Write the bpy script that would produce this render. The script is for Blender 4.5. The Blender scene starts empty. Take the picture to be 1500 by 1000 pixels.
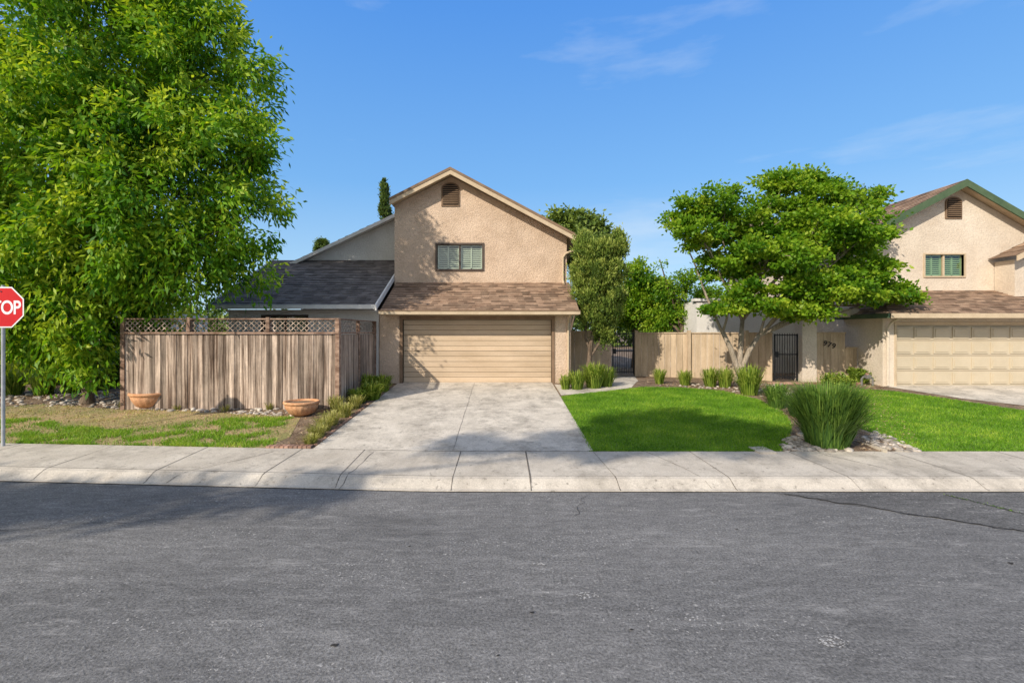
import bpy, bmesh, math, random
import numpy as np
from mathutils import Vector
random.seed(7); rng=np.random.default_rng(11)
sc=bpy.context.scene
F=720.0; CX=736.0; CY=485.0; CH=2.33
def X(px,Y): return (px-CX)*Y/F
def Z(py,Y): return CH-(py-CY)*Y/F
def s_(x): return 0.075*max(0.0,min(-x,30)-1.0)
def prof(y):
    if y<8.85: return -.06 if y>-3.65 else .10
    if y<8.9: return -.06+(y-8.85)/.05*.21
    if y<16.1: return .15+.0669*(y-8.9)
    return .632
def gz(x,y): return prof(y-s_(x))
def G(px,py):
    x=0;Y=10
    for _ in range(12):
        s=s_(x); k=(py-CY)/F
        Y=(CH-.15+.0669*(8.9+s))/(k+.0669)
        if Y-s>16.1: Y=(CH-.632)/k
        x=(px-CX)*Y/F
    return (x,Y)
# ---------------------------------------------------------------- materials
def nt(name):
    m=bpy.data.materials.new(name); m.use_nodes=True
    n=m.node_tree; b=n.nodes['Principled BSDF']; b.inputs['Specular IOR Level'].default_value=.25
    return m,n,b
def N(n,t,**k):
    q=n.nodes.new(t)
    for a,v in k.items(): setattr(q,a,v)
    return q
def noise(n,scale,detail=5,rough=.6,vec=None,mscale=None):
    tc=N(n,'ShaderNodeTexCoord'); mp=N(n,'ShaderNodeMapping')
    n.links.new(tc.outputs['Object'],mp.inputs[0])
    if mscale: mp.inputs['Scale'].default_value=mscale
    t=N(n,'ShaderNodeTexNoise'); t.inputs['Scale'].default_value=scale; t.inputs['Detail'].default_value=detail
    t.inputs['Roughness'].default_value=rough
    n.links.new(mp.outputs[0],t.inputs['Vector']); return t.outputs['Fac']
def ramp(n,f,stops):
    r=N(n,'ShaderNodeValToRGB'); e=r.color_ramp.elements
    while len(e)<len(stops): e.new(.5)
    for i,(p,c) in enumerate(stops):
        e[i].position=p; e[i].color=(c[0],c[1],c[2],1) if hasattr(c,'__len__') else (c,c,c,1)
    n.links.new(f,r.inputs[0]); return r.outputs[0]
def mul(n,a,b,mode='MULTIPLY',fac=1):
    q=N(n,'ShaderNodeMix',data_type='RGBA',blend_type=mode); q.inputs[0].default_value=fac
    for k,v in ((6,a),(7,b)):
        if isinstance(v,tuple): q.inputs[k].default_value=(*v,1)
        else: n.links.new(v,q.inputs[k])
    return q.outputs[2]
def mixf(n,a,b,f):
    q=N(n,'ShaderNodeMix',data_type='RGBA'); n.links.new(f,q.inputs[0])
    for k,v in ((6,a),(7,b)):
        if isinstance(v,tuple): q.inputs[k].default_value=(*v,1)
        else: n.links.new(v,q.inputs[k])
    return q.outputs[2]
def bump(n,b,f,st,dist=.01):
    q=N(n,'ShaderNodeBump'); q.inputs['Strength'].default_value=st; q.inputs['Distance'].default_value=dist
    n.links.new(f,q.inputs['Height']); n.links.new(q.outputs[0],b.inputs['Normal'])
def mat(name,c1,c2,scale=2,ms=None,rough=.85,bs=60,bst=.4,bd=.01,tint=0,lo=.35,hi=.65,fine=.15,blotch=0):
    m,n,b=nt(name)
    c=ramp(n,noise(n,scale,5,.6,mscale=ms),[(lo,c1),(hi,c2)])
    f=noise(n,bs,3,.7,mscale=ms)
    if fine: c=mul(n,c,ramp(n,f,[(.3,1-fine),(.7,1+fine)]))
    if blotch: c=mul(n,c,ramp(n,noise(n,.7,6,.7),[(.35,1-blotch),(.6,1)]))
    if tint:
        a=N(n,'ShaderNodeAttribute',attribute_name='tint')
        c=mul(n,c,ramp(n,a.outputs['Fac'],[(0,1-tint),(1,1+tint)]))
    n.links.new(c,b.inputs['Base Color']); b.inputs['Roughness'].default_value=rough
    if bst: bump(n,b,f,bst,bd)
    return m
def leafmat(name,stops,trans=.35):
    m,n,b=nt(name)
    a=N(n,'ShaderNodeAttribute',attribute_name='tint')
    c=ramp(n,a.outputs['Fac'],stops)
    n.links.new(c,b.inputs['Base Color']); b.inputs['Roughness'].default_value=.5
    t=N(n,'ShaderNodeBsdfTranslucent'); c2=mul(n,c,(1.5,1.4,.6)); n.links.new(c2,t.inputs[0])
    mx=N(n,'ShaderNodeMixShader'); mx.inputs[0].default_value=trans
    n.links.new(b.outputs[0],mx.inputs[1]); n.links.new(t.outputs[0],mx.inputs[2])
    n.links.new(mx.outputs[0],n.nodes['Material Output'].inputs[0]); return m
def asphalt_mat(name='asphalt',k=1.0):
    m,n,b=nt(name)
    big=ramp(n,noise(n,.4,5,.6,mscale=(.4,1.3,1)),[(.3,(.128*k,.126*k,.126*k)),(.7,(.215*k,.210*k,.206*k))])
    fine=noise(n,42,3,.85)
    c=mul(n,big,ramp(n,fine,[(.32,.42),(.68,1.58)]))
    c=mul(n,c,ramp(n,noise(n,7,6,.8,mscale=(.6,1.4,1)),[(.32,.68),(.68,1.28)]))
    fl=ramp(n,noise(n,24,3,.7),[(.60,0),(.66,1)])
    zone=ramp(n,noise(n,.9,5,.75,mscale=(.5,1.6,1)),[(.44,0),(.60,.9)])
    q=N(n,'ShaderNodeMath',operation='MULTIPLY'); n.links.new(fl,q.inputs[0]); n.links.new(zone,q.inputs[1])
    c=mixf(n,c,(.48,.465,.45),q.outputs[0])
    sc2=ramp(n,noise(n,2.6,8,.87,mscale=(.4,1.9,1)),[(.55,0),(.63,.5)])
    c=mixf(n,c,(.37,.36,.35),sc2)
    dk=ramp(n,noise(n,.8,6,.75,mscale=(.35,1.2,1)),[(.34,.5),(.43,0)])
    c=mixf(n,c,(.075,.074,.075),dk)
    n.links.new(c,b.inputs['Base Color']); b.inputs['Roughness'].default_value=.85
    bump(n,b,fine,.8,.014); return m
def concrete_mat(name,a,bc,stain=.6,warm=None,lo=.49):
    m,n,b=nt(name)
    c=ramp(n,noise(n,1.1,6,.65),[(.3,a),(.7,bc)])
    c=mul(n,c,ramp(n,noise(n,50,3,.8),[(.3,.78),(.7,1.17)]))
    st=ramp(n,noise(n,1.5,8,.84),[(lo,0),(lo+.15,stain)])
    c=mixf(n,c,tuple(v*.48 for v in a),st)
    st=ramp(n,noise(n,.55,7,.75,mscale=(1.6,.6,1)),[(.5,0),(.64,.38)])
    c=mixf(n,c,tuple(v*.5 for v in a),st)
    sp=ramp(n,noise(n,12,3,.6),[(.64,0),(.70,.65)])
    c=mixf(n,c,tuple(v*.42 for v in a),sp)
    n.links.new(c,b.inputs['Base Color']); b.inputs['Roughness'].default_value=.9
    bump(n,b,noise(n,80,2,.8),.35,.008); return m
ASPH=asphalt_mat(); ASPHD=asphalt_mat('asphalt_patch',.75)
CONC=concrete_mat('sidewalk_concrete',(.46,.41,.345),(.62,.565,.485),.55)
DRIVE=concrete_mat('driveway_concrete',(.52,.47,.40),(.70,.64,.555),.75,lo=.47)
SOIL=mat('soil_mulch',(.13,.085,.055),(.32,.235,.16),3,bs=25,bst=1,bd=.04,fine=.5)
DRY=mat('dry_ground',(.48,.345,.19),(.28,.26,.10),1.3,bs=35,bst=1,bd=.03,fine=.45)
GRASSG=mat('lawn_ground',(.10,.19,.02),(.16,.27,.03),1.5,bs=40,bst=1,bd=.03,fine=.35)
STUC=mat('tan_stucco',(.56,.42,.305),(.68,.525,.395),1.6,bs=22,bst=1,bd=.04,fine=.16,blotch=.14)
STUCW=mat('white_stucco',(.68,.655,.61),(.76,.74,.70),1.2,bs=22,bst=.8,bd=.03,fine=.08,blotch=.06)
STUCR=mat('beige_stucco',(.62,.525,.42),(.70,.61,.50),1.2,bs=22,bst=.8,bd=.03,fine=.12,blotch=.08)
SHB=mat('brown_shingle',(.24,.155,.105),(.36,.25,.175),2.5,bs=60,bst=.8,bd=.01,tint=.42,fine=.35,blotch=.18)
SHG=mat('grey_shingle',(.125,.108,.10),(.19,.168,.155),2.5,bs=60,bst=.8,bd=.01,tint=.32,fine=.35)
BROWN=mat('brown_trim',(.19,.125,.08),(.25,.17,.11),4,ms=(1,1,1),bst=.2)
DKBR=mat('dark_brown_frame',(.07,.052,.042),(.095,.07,.055),4,bst=.1,rough=.5)
TANTR=mat('tan_trim',(.46,.365,.25),(.55,.44,.31),3,bst=.15)
WHT=mat('white_trim',(.66,.64,.60),(.74,.72,.68),3,bst=.1,fine=.04)
GREENT=mat('green_trim',(.06,.10,.055),(.09,.135,.075),3,bst=.1)
DOOR=mat('garage_door_paint',(.49,.37,.25),(.58,.45,.32),1.5,ms=(.5,1,3),bst=.15,bs=30,rough=.6,fine=.08,tint=.08,blotch=.08)
DOORR=mat('cream_door_paint',(.50,.43,.315),(.55,.475,.355),1.5,bst=.05,rough=.5,fine=.03)
WOOD=mat('weathered_wood',(.11,.07,.048),(.62,.49,.39),1.6,ms=(9,9,.30),bs=11,bst=.9,bd=.014,tint=.45,fine=.4,lo=.36,hi=.64,blotch=.4)
WOODD=mat('dark_weathered_wood',(.13,.075,.05),(.33,.225,.165),3,ms=(1,3,3),bs=13,bst=.8,bd=.012,tint=.3,fine=.3)
TANW=mat('tan_fence_wood',(.42,.32,.215),(.56,.44,.31),2,ms=(4,4,.5),bst=.4,tint=.12,bs=20,blotch=.15)
IRON=mat('black_iron',(.012,.012,.013),(.02,.02,.022),5,bst=0,rough=.45)
DARK=mat('dark_void',(.012,.012,.012),(.02,.02,.02),5,bst=0)
SLAT=mat('shutter_slat',(.48,.54,.42),(.56,.62,.50),3,bst=0,rough=.5,fine=.03)
TERRA=mat('terracotta',(.50,.24,.12),(.64,.36,.20),6,bs=30,bst=.5,fine=.25)
STONE=mat('river_stone',(.25,.215,.18),(.50,.45,.39),6,bs=30,bst=.4,tint=.5,fine=.2)
BRICK=mat('edging_brick',(.28,.15,.10),(.40,.26,.20),6,bs=40,bst=.5,tint=.3)
BARK=mat('bark',(.09,.065,.045),(.24,.18,.13),3,ms=(6,6,1),bs=12,bst=1,bd=.03,fine=.3)
BARKL=mat('light_bark',(.24,.20,.15),(.44,.37,.29),3,ms=(6,6,1),bs=12,bst=1,bd=.02,fine=.25)
RED=mat('sign_red',(.50,.012,.016),(.55,.016,.02),3,bst=0,rough=.4,fine=0)
SWHT=mat('sign_white',(.78,.78,.78),(.82,.82,.82),3,bst=0,rough=.4,fine=0)
STEEL=mat('galvanised_steel',(.32,.33,.34),(.42,.43,.44),8,bst=0,rough=.4)
PIPE=mat('grey_pipe',(.12,.12,.11),(.2,.19,.18),8,bst=.2,rough=.6)
JOINT=mat('joint_dark',(.09,.08,.065),(.17,.15,.13),8,bst=0)
CRACK=mat('asphalt_crack',(.022,.02,.02),(.045,.042,.04),8,bst=0)
SCUFF=mat('road_scuff',(.36,.35,.34),(.46,.45,.44),8,bst=0)
CARP=mat('car_paint',(.10,.13,.18),(.11,.14,.19),3,bst=0,rough=.25,fine=0)
RUB=mat('rubber',(.02,.02,.02),(.03,.03,.03),3,bst=0)
GSL=mat('green_slat',(.22,.34,.17),(.28,.42,.22),3,bst=0)
def glass():
    m,n,b=nt('window_glass'); n.nodes.remove(b)
    t=N(n,'ShaderNodeBsdfTransparent'); t.inputs[0].default_value=(.85,.88,.86,1)
    g=N(n,'ShaderNodeBsdfGlossy'); g.inputs['Roughness'].default_value=.03
    mx=N(n,'ShaderNodeMixShader'); mx.inputs[0].default_value=.12
    n.links.new(t.outputs[0],mx.inputs[1]); n.links.new(g.outputs[0],mx.inputs[2])
    n.links.new(mx.outputs[0],n.nodes['Material Output'].inputs[0]); return m
GLASS=glass()
L_ASH=leafmat('ash_leaf',[(0,(.04,.14,.006)),(.42,(.145,.32,.014)),(1,(.48,.58,.05))],.40)
L_MAP=leafmat('maple_leaf',[(0,(.045,.14,.006)),(.42,(.145,.29,.014)),(1,(.38,.49,.04))],.40)
L_JUN=leafmat('juniper_leaf',[(0,(.045,.085,.015)),(.5,(.15,.225,.035)),(1,(.33,.38,.08))],.2)
L_DRK=leafmat('dark_leaf',[(0,(.03,.06,.018)),(.5,(.09,.15,.028)),(1,(.20,.27,.05))],.25)
L_SHR=leafmat('shrub_blade',[(0,(.05,.11,.012)),(.5,(.18,.27,.03)),(1,(.44,.50,.10))],.3)
L_BSH=leafmat('dark_blade',[(0,(.035,.09,.02)),(.5,(.10,.19,.03)),(1,(.25,.37,.07))],.25)
L_YEL=leafmat('straw_blade',[(0,(.16,.19,.03)),(.5,(.38,.37,.11)),(1,(.60,.52,.27))],.25)
L_GRS=leafmat('grass_blade',[(0,(.07,.18,.010)),(.55,(.165,.34,.018)),(1,(.38,.50,.06))],.3)
L_PAT=leafmat('patchy_grass_blade',[(0,(.14,.23,.02)),(.4,(.27,.33,.05)),(.65,(.50,.41,.19)),(1,(.65,.52,.30))],.2)
# ---------------------------------------------------------------- mesh builder
class MB:
    def __init__(s): s.v=[];s.f=[];s.m=[];s.t=[];s.mats=[]
    def mi(s,m):
        if m not in s.mats: s.mats.append(m)
        return s.mats.index(m)
    def poly(s,pts,m,t=None):
        i=len(s.v); s.v+= [tuple(p) for p in pts]; s.f.append(tuple(range(i,i+len(pts)))); s.m.append(s.mi(m)); s.t.append(random.random() if t is None else t)
    def box(s,x0,x1,y0,y1,z0,z1,m,t=None):
        if t is None: t=random.random()
        i=len(s.v); s.v+=[(x,y,z) for x in (x0,x1) for y in (y0,y1) for z in (z0,z1)]
        for f in ((0,1,3,2),(4,6,7,5),(0,4,5,1),(2,3,7,6),(0,2,6,4),(1,5,7,3)):
            s.f.append(tuple(i+k for k in f)); s.m.append(s.mi(m)); s.t.append(t)
    def hexa(s,P,m,t=None):
        if t is None: t=random.random()
        i=len(s.v); s.v+=[tuple(p) for p in P]
        for f in ((3,2,1,0),(4,5,6,7),(0,1,5,4),(1,2,6,5),(2,3,7,6),(3,0,4,7)):
            s.f.append(tuple(i+k for k in f)); s.m.append(s.mi(m)); s.t.append(t)
    def prismy(s,pts,y0,y1,m,t=.5):
        n=len(pts); i=len(s.v)
        s.v+=[(x,y0,z) for x,z in pts]+[(x,y1,z) for x,z in pts]
        fs=[tuple(range(i,i+n)),tuple(range(i+2*n-1,i+n-1,-1))]+[(i+k,i+n+k,i+n+(k+1)%n,i+(k+1)%n) for k in range(n)]
        for f in fs: s.f.append(f); s.m.append(s.mi(m)); s.t.append(t)
    def tube(s,pts,rad,m,seg=7,t=.5):
        base=len(s.v); P=[Vector(p) for p in pts]
        for k,p in enumerate(P):
            d=(P[min(k+1,len(P)-1)]-P[max(k-1,0)]).normalized()
            u=d.cross(Vector((0.31,1,.12))).normalized(); w=d.cross(u)
            for j in range(seg):
                a=2*math.pi*j/seg; s.v.append(tuple(p+(u*math.cos(a)+w*math.sin(a))*rad[k]))
        for k in range(len(P)-1):
            for j in range(seg):
                a=base+k*seg+j; b=base+k*seg+(j+1)%seg
                s.f.append((a,b,b+seg,a+seg)); s.m.append(s.mi(m)); s.t.append(t)
        s.f.append(tuple(base+(len(P)-1)*seg+j for j in range(seg))); s.m.append(s.mi(m)); s.t.append(t)
    def lathe(s,cx,cy,cz,pr,m,seg=40,mod=None,t=.5):
        base=len(s.v)
        for k,(r,z) in enumerate(pr):
            for j in range(seg):
                a=2*math.pi*j/seg; rr=r*(1+(mod(k,a) if mod else 0))
                s.v.append((cx+rr*math.cos(a),cy+rr*math.sin(a),cz+z))
        for k in range(len(pr)-1):
            for j in range(seg):
                a=base+k*seg+j; b=base+k*seg+(j+1)%seg
                s.f.append((a,b,b+seg,a+seg)); s.m.append(s.mi(m)); s.t.append(t)
    def shingles(s,A,B,C,D,rows,tab,m,lift=.02):
        A,B,C,D=map(Vector,(A,B,C,D)); nrm=(B-A).cross(D-A).normalized()
        if nrm.z<0: nrm=-nrm
        s.poly([A,B,C,D],m,.2)
        for r in range(rows):
            t0=r/rows; t1=(r+1)/rows
            a0=A.lerp(D,t0); b0=B.lerp(C,t0); a1=A.lerp(D,t1); b1=B.lerp(C,t1)
            L=(b0-a0).length; n=max(1,int(L/tab)); off=random.random()/n
            xs=[0]+[min(1,max(0,(k+random.uniform(-.15,.15))/n+off)) for k in range(1 if off>.1/n else 1,n)]+[1]
            xs=sorted(set(xs))
            for i in range(len(xs)-1):
                u,w=xs[i],xs[i+1]; l=lift*random.uniform(.7,1.3); t=random.random()
                p=a0.lerp(b0,u)+nrm*(l+.004); q=a0.lerp(b0,w)+nrm*(l+.004); e=a1.lerp(b1,w)+nrm*.004; g=a1.lerp(b1,u)+nrm*.004
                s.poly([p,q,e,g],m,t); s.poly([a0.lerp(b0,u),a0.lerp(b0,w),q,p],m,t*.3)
    def build(s,name,parent=None,smooth=False,bevel=0):
        me=bpy.data.meshes.new(name); me.from_pydata(s.v,[],s.f)
        for m in s.mats: me.materials.append(m)
        me.polygons.foreach_set('material_index',s.m)
        a=me.attributes.new('tint','FLOAT','FACE'); a.data.foreach_set('value',s.t)
        if smooth: me.polygons.foreach_set('use_smooth',[True]*len(me.polygons))
        me.update(); o=bpy.data.objects.new(name,me); sc.collection.objects.link(o)
        if parent: o.parent=parent
        if bevel:
            b=o.modifiers.new('bevel','BEVEL'); b.width=bevel; b.segments=2; b.limit_method='ANGLE'
        return o
def empty(name):
    o=bpy.data.objects.new(name,None); sc.collection.objects.link(o); return o
def npmesh(name,V,n,tint,m,parent=None):
    K=len(V)//n; me=bpy.data.meshes.new(name)
    me.vertices.add(K*n); me.vertices.foreach_set('co',V.astype(np.float32).ravel())
    me.loops.add(K*n); me.loops.foreach_set('vertex_index',np.arange(K*n,dtype=np.int32))
    me.polygons.add(K); me.polygons.foreach_set('loop_start',np.arange(0,K*n,n,dtype=np.int32))
    try: me.polygons.foreach_set('loop_total',np.full(K,n,dtype=np.int32))
    except Exception: pass
    a=me.attributes.new('tint','FLOAT','FACE'); a.data.foreach_set('value',np.clip(tint,0,1).astype(np.float32))
    me.materials.append(m); me.update(calc_edges=True); me.validate()
    o=bpy.data.objects.new(name,me); sc.collection.objects.link(o)
    if parent: o.parent=parent
    return o
def unit(a): return a/np.maximum(np.linalg.norm(a,axis=1,keepdims=True),1e-6)
def leafquads(P,D,ln,wd):
    D=unit(D); R=unit(np.cross(D,rng.normal(size=P.shape))); l=ln[:,None]; w=wd[:,None]
    return np.stack([P,P+D*l*.45+R*w*.5,P+D*l,P+D*l*.45-R*w*.5],1).reshape(-1,3)
# ---------------------------------------------------------------- ground
def sheet(name,poly,off,m,subd=None):
    bm=bmesh.new(); bm.faces.new([bm.verts.new((x,y,0)) for x,y in poly]); bmesh.ops.triangulate(bm,faces=bm.faces[:])
    def cut(co,no): bmesh.ops.bisect_plane(bm,geom=bm.verts[:]+bm.edges[:]+bm.faces[:],plane_co=co,plane_no=no)
    cut((-1,0,0),(1,0,0)); 
    for yy in (16.1,8.9): cut((0,yy,0),(0,1,0)); cut((-1,yy,0),(.075,1,0))
    for v in bm.verts: v.co.z=gz(v.co.x,v.co.y)+off
    bmesh.ops.recalc_face_normals(bm,faces=bm.faces[:])
    me=bpy.data.meshes.new(name); bm.to_mesh(me); bm.free(); me.materials.append(m)
    o=bpy.data.objects.new(name,me); sc.collection.objects.link(o); return o
g=MB(); xs=[-400,-100,-31,-20,-10,-1,10,50,400]; ys=[-500,-60,-3.8,-3.6,8.85,8.9,16.1,60,800]
zz=[.1,.1,.1,-.06,-.06,.15,.632,.632,.632]
for i in range(len(xs)-1):
    for j in range(len(ys)-1):
        q=[]
        for a,b in ((i,j),(i+1,j),(i+1,j+1),(i,j+1)):
            yy=ys[b]+(s_(xs[a]) if 0<=ys[b]<100 else 0); q.append((xs[a],yy,zz[b]))
        g.poly(q,SOIL)
g.build('ground')
r=MB(); cols=[-60,-31,-20,-10,-1,10,60]
for i in range(len(cols)-1):
    a,b=cols[i],cols[i+1]; r.poly([(a,-3.4,0),(b,-3.4,0),(b,7.17+s_(b),0),(a,7.17+s_(a),0)],ASPH)
r.build('asphalt_road')
k=MB(); cs=[(7.14,-.03),(7.14,.012),(7.2,.022),(7.3,.075),(7.38,.115),(7.46,.13),(8.9,.158),(8.9,.02)]
for i in range(len(cols)-1):
    a,b=cols[i],cols[i+1]
    for (y0,z0),(y1,z1) in zip(cs[:-1],cs[1:]):
        k.poly([(a,y0+s_(a),z0),(b,y0+s_(b),z0),(b,y1+s_(b),z1),(a,y1+s_(a),z1)],CONC)
def cz(y): 
    for (y0,z0),(y1,z1) in zip(cs[1:-2],cs[2:-1]):
        if y<=y1: return z0+(z1-z0)*(y-y0)/(y1-y0)
    return .158
def strip(mb,pts,w,zf,m):
    for (x0,y0),(x1,y1) in zip(pts[:-1],pts[1:]):
        d=Vector((x1-x0,y1-y0)).normalized(); n=Vector((-d.y,d.x))*w/2*random.uniform(.6,1.4)
        mb.poly([(x0+n.x,y0+n.y,zf(x0,y0)),(x0-n.x,y0-n.y,zf(x0,y0)),(x1-n.x,y1-n.y,zf(x1,y1)),(x1+n.x,y1+n.y,zf(x1,y1))],m)
zs=lambda x,y: cz(y-s_(x))+.004
for x in [-13,-11.1,-9.2,-7.35,-5.5,-3.7,-2.5,-.75,.42,1.68,3.4,5.2,7.05,8.9,10.7,12.5]:
    w=.010 if x!=.42 else .022
    sk=0 if x in(.42,-.75) else random.uniform(-.05,.05)
    strip(k,[(x+sk*(y-8),y+s_(x)) for y in (7.145,7.2,7.3,7.38,7.46,8,8.9)],w,zs,JOINT)
strip(k,[(x,7.47+s_(x)) for x in (-40,-31,-20,-10,-1,10,40)],.008,zs,JOINT)
def crack(mb,p0,p1,n,amp,w,zf,m):
    pts=[];ox=oy=0
    for i in range(n+1):
        t=i/n; ox=ox*.6+random.uniform(-amp,amp); oy=oy*.6+random.uniform(-amp,amp); pts.append((p0[0]+(p1[0]-p0[0])*t+ox,p0[1]+(p1[1]-p0[1])*t+oy))
    strip(mb,pts,w,zf,m)
crack(k,(-5.1,7.5),(-4.1,8.85),12,.03,.010,zs,JOINT); crack(k,(2.6,8.85),(3.1,7.2),12,.02,.010,zs,JOINT)
crack(k,(-2.3,8.85),(-2.4,7.2),12,.02,.010,zs,JOINT)
crack(k,(5.6,8.85),(6.3,7.5),12,.03,.008,zs,JOINT)
k.build('sidewalk')
c=MB(); zr=lambda x,y:.010
sh=MB(); pt=[]
for t in np.linspace(0,1,90): pt.append((-20+45*t,7.122+s_(-20+45*t)))
strip(sh,pt,.025,lambda x,y:.005,CRACK); sh.build('kerb_tar_joint')
crack(c,(4.0,7.05),(6.1,5.7),34,.035,.024,zr,CRACK); crack(c,(6.1,5.7),(7.0,6.1),12,.03,.02,zr,CRACK); crack(c,(6.3,7.0),(7.0,5.5),24,.04,.02,zr,CRACK)
crack(c,(7.0,6.1),(10.5,5.6),24,.04,.02,zr,CRACK)
crack(c,(-7.0,5.5),(-3.6,6.2),30,.05,.007,zr,CRACK); crack(c,(1.2,7.0),(.9,6.2),14,.04,.006,zr,CRACK)
c.build('road_crack')
pa=MB(); pa.poly([(3.9,7.08,.005),(6.05,5.75,.005),(7.0,6.1,.005),(9,5.75,.005),(16,5.5,.005),(16,7.08,.005)],ASPHD); pa.build('asphalt_patch')
sf=MB()
for (px,py,rr_,nn) in ((1220,940,.09,70),(860,873,.08,34),(790,826,.05,16),(510,827,.05,12),(920,745,.1,20),(130,868,.08,14),(375,915,.06,12),(1010,905,.05,10)):
    Y0=CH*F/(py-CY); x0=(px-CX)*Y0/F
    for _ in range(nn):
        a=random.uniform(0,6.28); q=rr_*math.sqrt(random.random()); cx_,cy_=x0+1.3*q*math.cos(a),Y0+q*.8*math.sin(a); s=random.uniform(.004,.014)
        sf.poly([(cx_+s*random.uniform(.5,1.2)*math.cos(t),cy_+s*random.uniform(.4,1)*math.sin(t),.005+.0004*random.random()) for t in (0,1.2,2.5,3.8,5.1)],SCUFF)
for (px,py,s) in ((490,945,.028),(780,897,.018),(730,960,.012),(925,922,.014),(1480,825,.03),(1080,775,.02),(600,800,.015)):
    Y0=CH*F/(py-CY); x0=(px-CX)*Y0/F
    sf.poly([(x0+s*random.uniform(.5,1.3)*math.cos(t),Y0+s*random.uniform(.4,1)*math.sin(t),.006) for t in np.arange(0,6.2,.7)],CRACK)
sf.build('road_marks')
o=MB(); o.box(-60,60,-5.2,-3.4,-.05,.13,CONC); o.build('opposite_sidewalk')
DL,DR=-3.42,1.62
sheet('driveway',[(DL-.08,8.9+s_(DL)+.005),(-1,8.905),(DR+.03,8.905),(DR,16.35),(DL,16.35)],.012,DRIVE)
j=MB(); zd=lambda x,y: gz(x,y)+.016
crack(j,(-.9,8.93),(-.92,16.05),40,.006,.007,zd,JOINT)
crack(j,(DL,12.6),(DR,12.5),30,.01,.007,zd,JOINT)
crack(j,(-2.0,10.3),(1.5,10.6),30,.04,.006,zd,JOINT); crack(j,(-1.0,12.5),(.6,15.8),30,.04,.006,zd,JOINT)
j.build('driveway_joint')
def GP(l): return [G(*p) for p in l]
LAWN=GP([(867,665.5),(845,622),(822,581),(850,577),(900,572),(940,567),(1000,568),(1060,573),(1110,585),(1145,602),(1160,620),(1156,645),(1143,665.5)])
LAWN2=GP([(1215,569),(1300,572),(1400,586),(1500,602),(1620,616),(1640,640),(1640,665.5),(1362,665.5),(1310,648),(1262,628),(1235,600)])
STRIP=GP([(-80,655),(-60,600),(60,592),(180,600),(300,603),(440,612),(425,640),(385,657)])
sheet('lawn',LAWN,.006,GRASSG); sheet('lawn',LAWN2,.006,GRASSG); sheet('parkway_ground',STRIP,.006,DRY)
PATH=[G(*p) for p in [(822,579),(812,563),(850,566),(893,556),(905,552),(930,552),(935,558),(925,568),(890,573),(850,577)]]
sheet('garden_path',PATH,.010,DRIVE)
sheet('neighbor_driveway',[(12.0,15.6),(18.2,15.6),(19.5,8.92),(16.9,8.92),(12.7,13.6)],.010,DRIVE)
sheet('side_street',[(-30,14),(-17,14),(-17,60),(-30,60)],.008,ASPH)
def inpoly(P,poly):
    x,y=P[:,0],P[:,1]; ins=np.zeros(len(P),bool); n=len(poly)
    for i in range(n):
        x0,y0=poly[i]; x1,y1=poly[i-1]
        if y0==y1: continue
        c=((y0>y)!=(y1>y))&(x<(x1-x0)*(y-y0)/(y1-y0)+x0); ins^=c
    return ins
def vn(x,y,s=1,ph=0):
    return .5+.25*np.sin(x*1.7*s+ph+1.3*np.sin(y*1.1*s))+.25*np.sin(y*2.3*s+ph*2+1.7*np.sin(x*.9*s+1))
def grass(name,poly,dens,h,w,m,patch=0,tb=0.0,edge=.04):
    xs=[p[0] for p in poly]; ys=[p[1] for p in poly]
    A=(max(xs)-min(xs))*(max(ys)-min(ys)); n=int(A*dens)
    P=np.stack([rng.uniform(min(xs),max(xs),n),rng.uniform(min(ys),max(ys),n)],1)
    ins=inpoly(P,poly); P=P[ins]+rng.normal(0,edge*.6,(ins.sum(),2)); P[:,1]=np.maximum(P[:,1],8.905+.075*np.maximum(0,-P[:,0]-1))
    v=vn(P[:,0],P[:,1],1.2)*.5+vn(P[:,0],P[:,1],3.7,2)*.5
    if patch>0:
        keep=rng.random(len(P))<np.clip((v-patch)*5+.25,.06,1); P=P[keep]; v=v[keep]
    n=len(P); z=np.array([gz(a,b) for a,b in P])
    B=np.column_stack([P,z]); H=h*rng.uniform(.5,1.2,n)
    T=B+np.column_stack([rng.normal(0,.5,n)*H,rng.normal(0,.5,n)*H,H])
    a=rng.uniform(0,6.28,n); W=np.column_stack([np.cos(a),np.sin(a),0*a])*w
    V=np.stack([B-W,B+W,T],1).reshape(-1,3)
    t=rng.uniform(.0,.7,n)+ (v-.5)*.7+tb
    return npmesh(name,V,3,t,m)
grass('lawn_grass',LAWN,2600,.05,.007,L_GRS,tb=.10)
grass('lawn_grass',LAWN2,1700,.05,.008,L_GRS,tb=.10)
grass('parkway_grass',STRIP,1300,.05,.007,L_PAT,patch=.58,tb=.15)
WEED=GP([(-60,656),(-60,618),(60,614),(120,626),(200,630),(300,614),(430,612),(395,656)])
grass('parkway_grass',WEED,3000,.075,.008,L_GRS,patch=.47,tb=.15)
ico=bmesh.new(); bmesh.ops.create_icosphere(ico,subdivisions=2,radius=1); IV=np.array([v.co[:] for v in ico.verts]); IF=[tuple(v.index for v in f.verts) for f in ico.faces]; ico.free()
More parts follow.
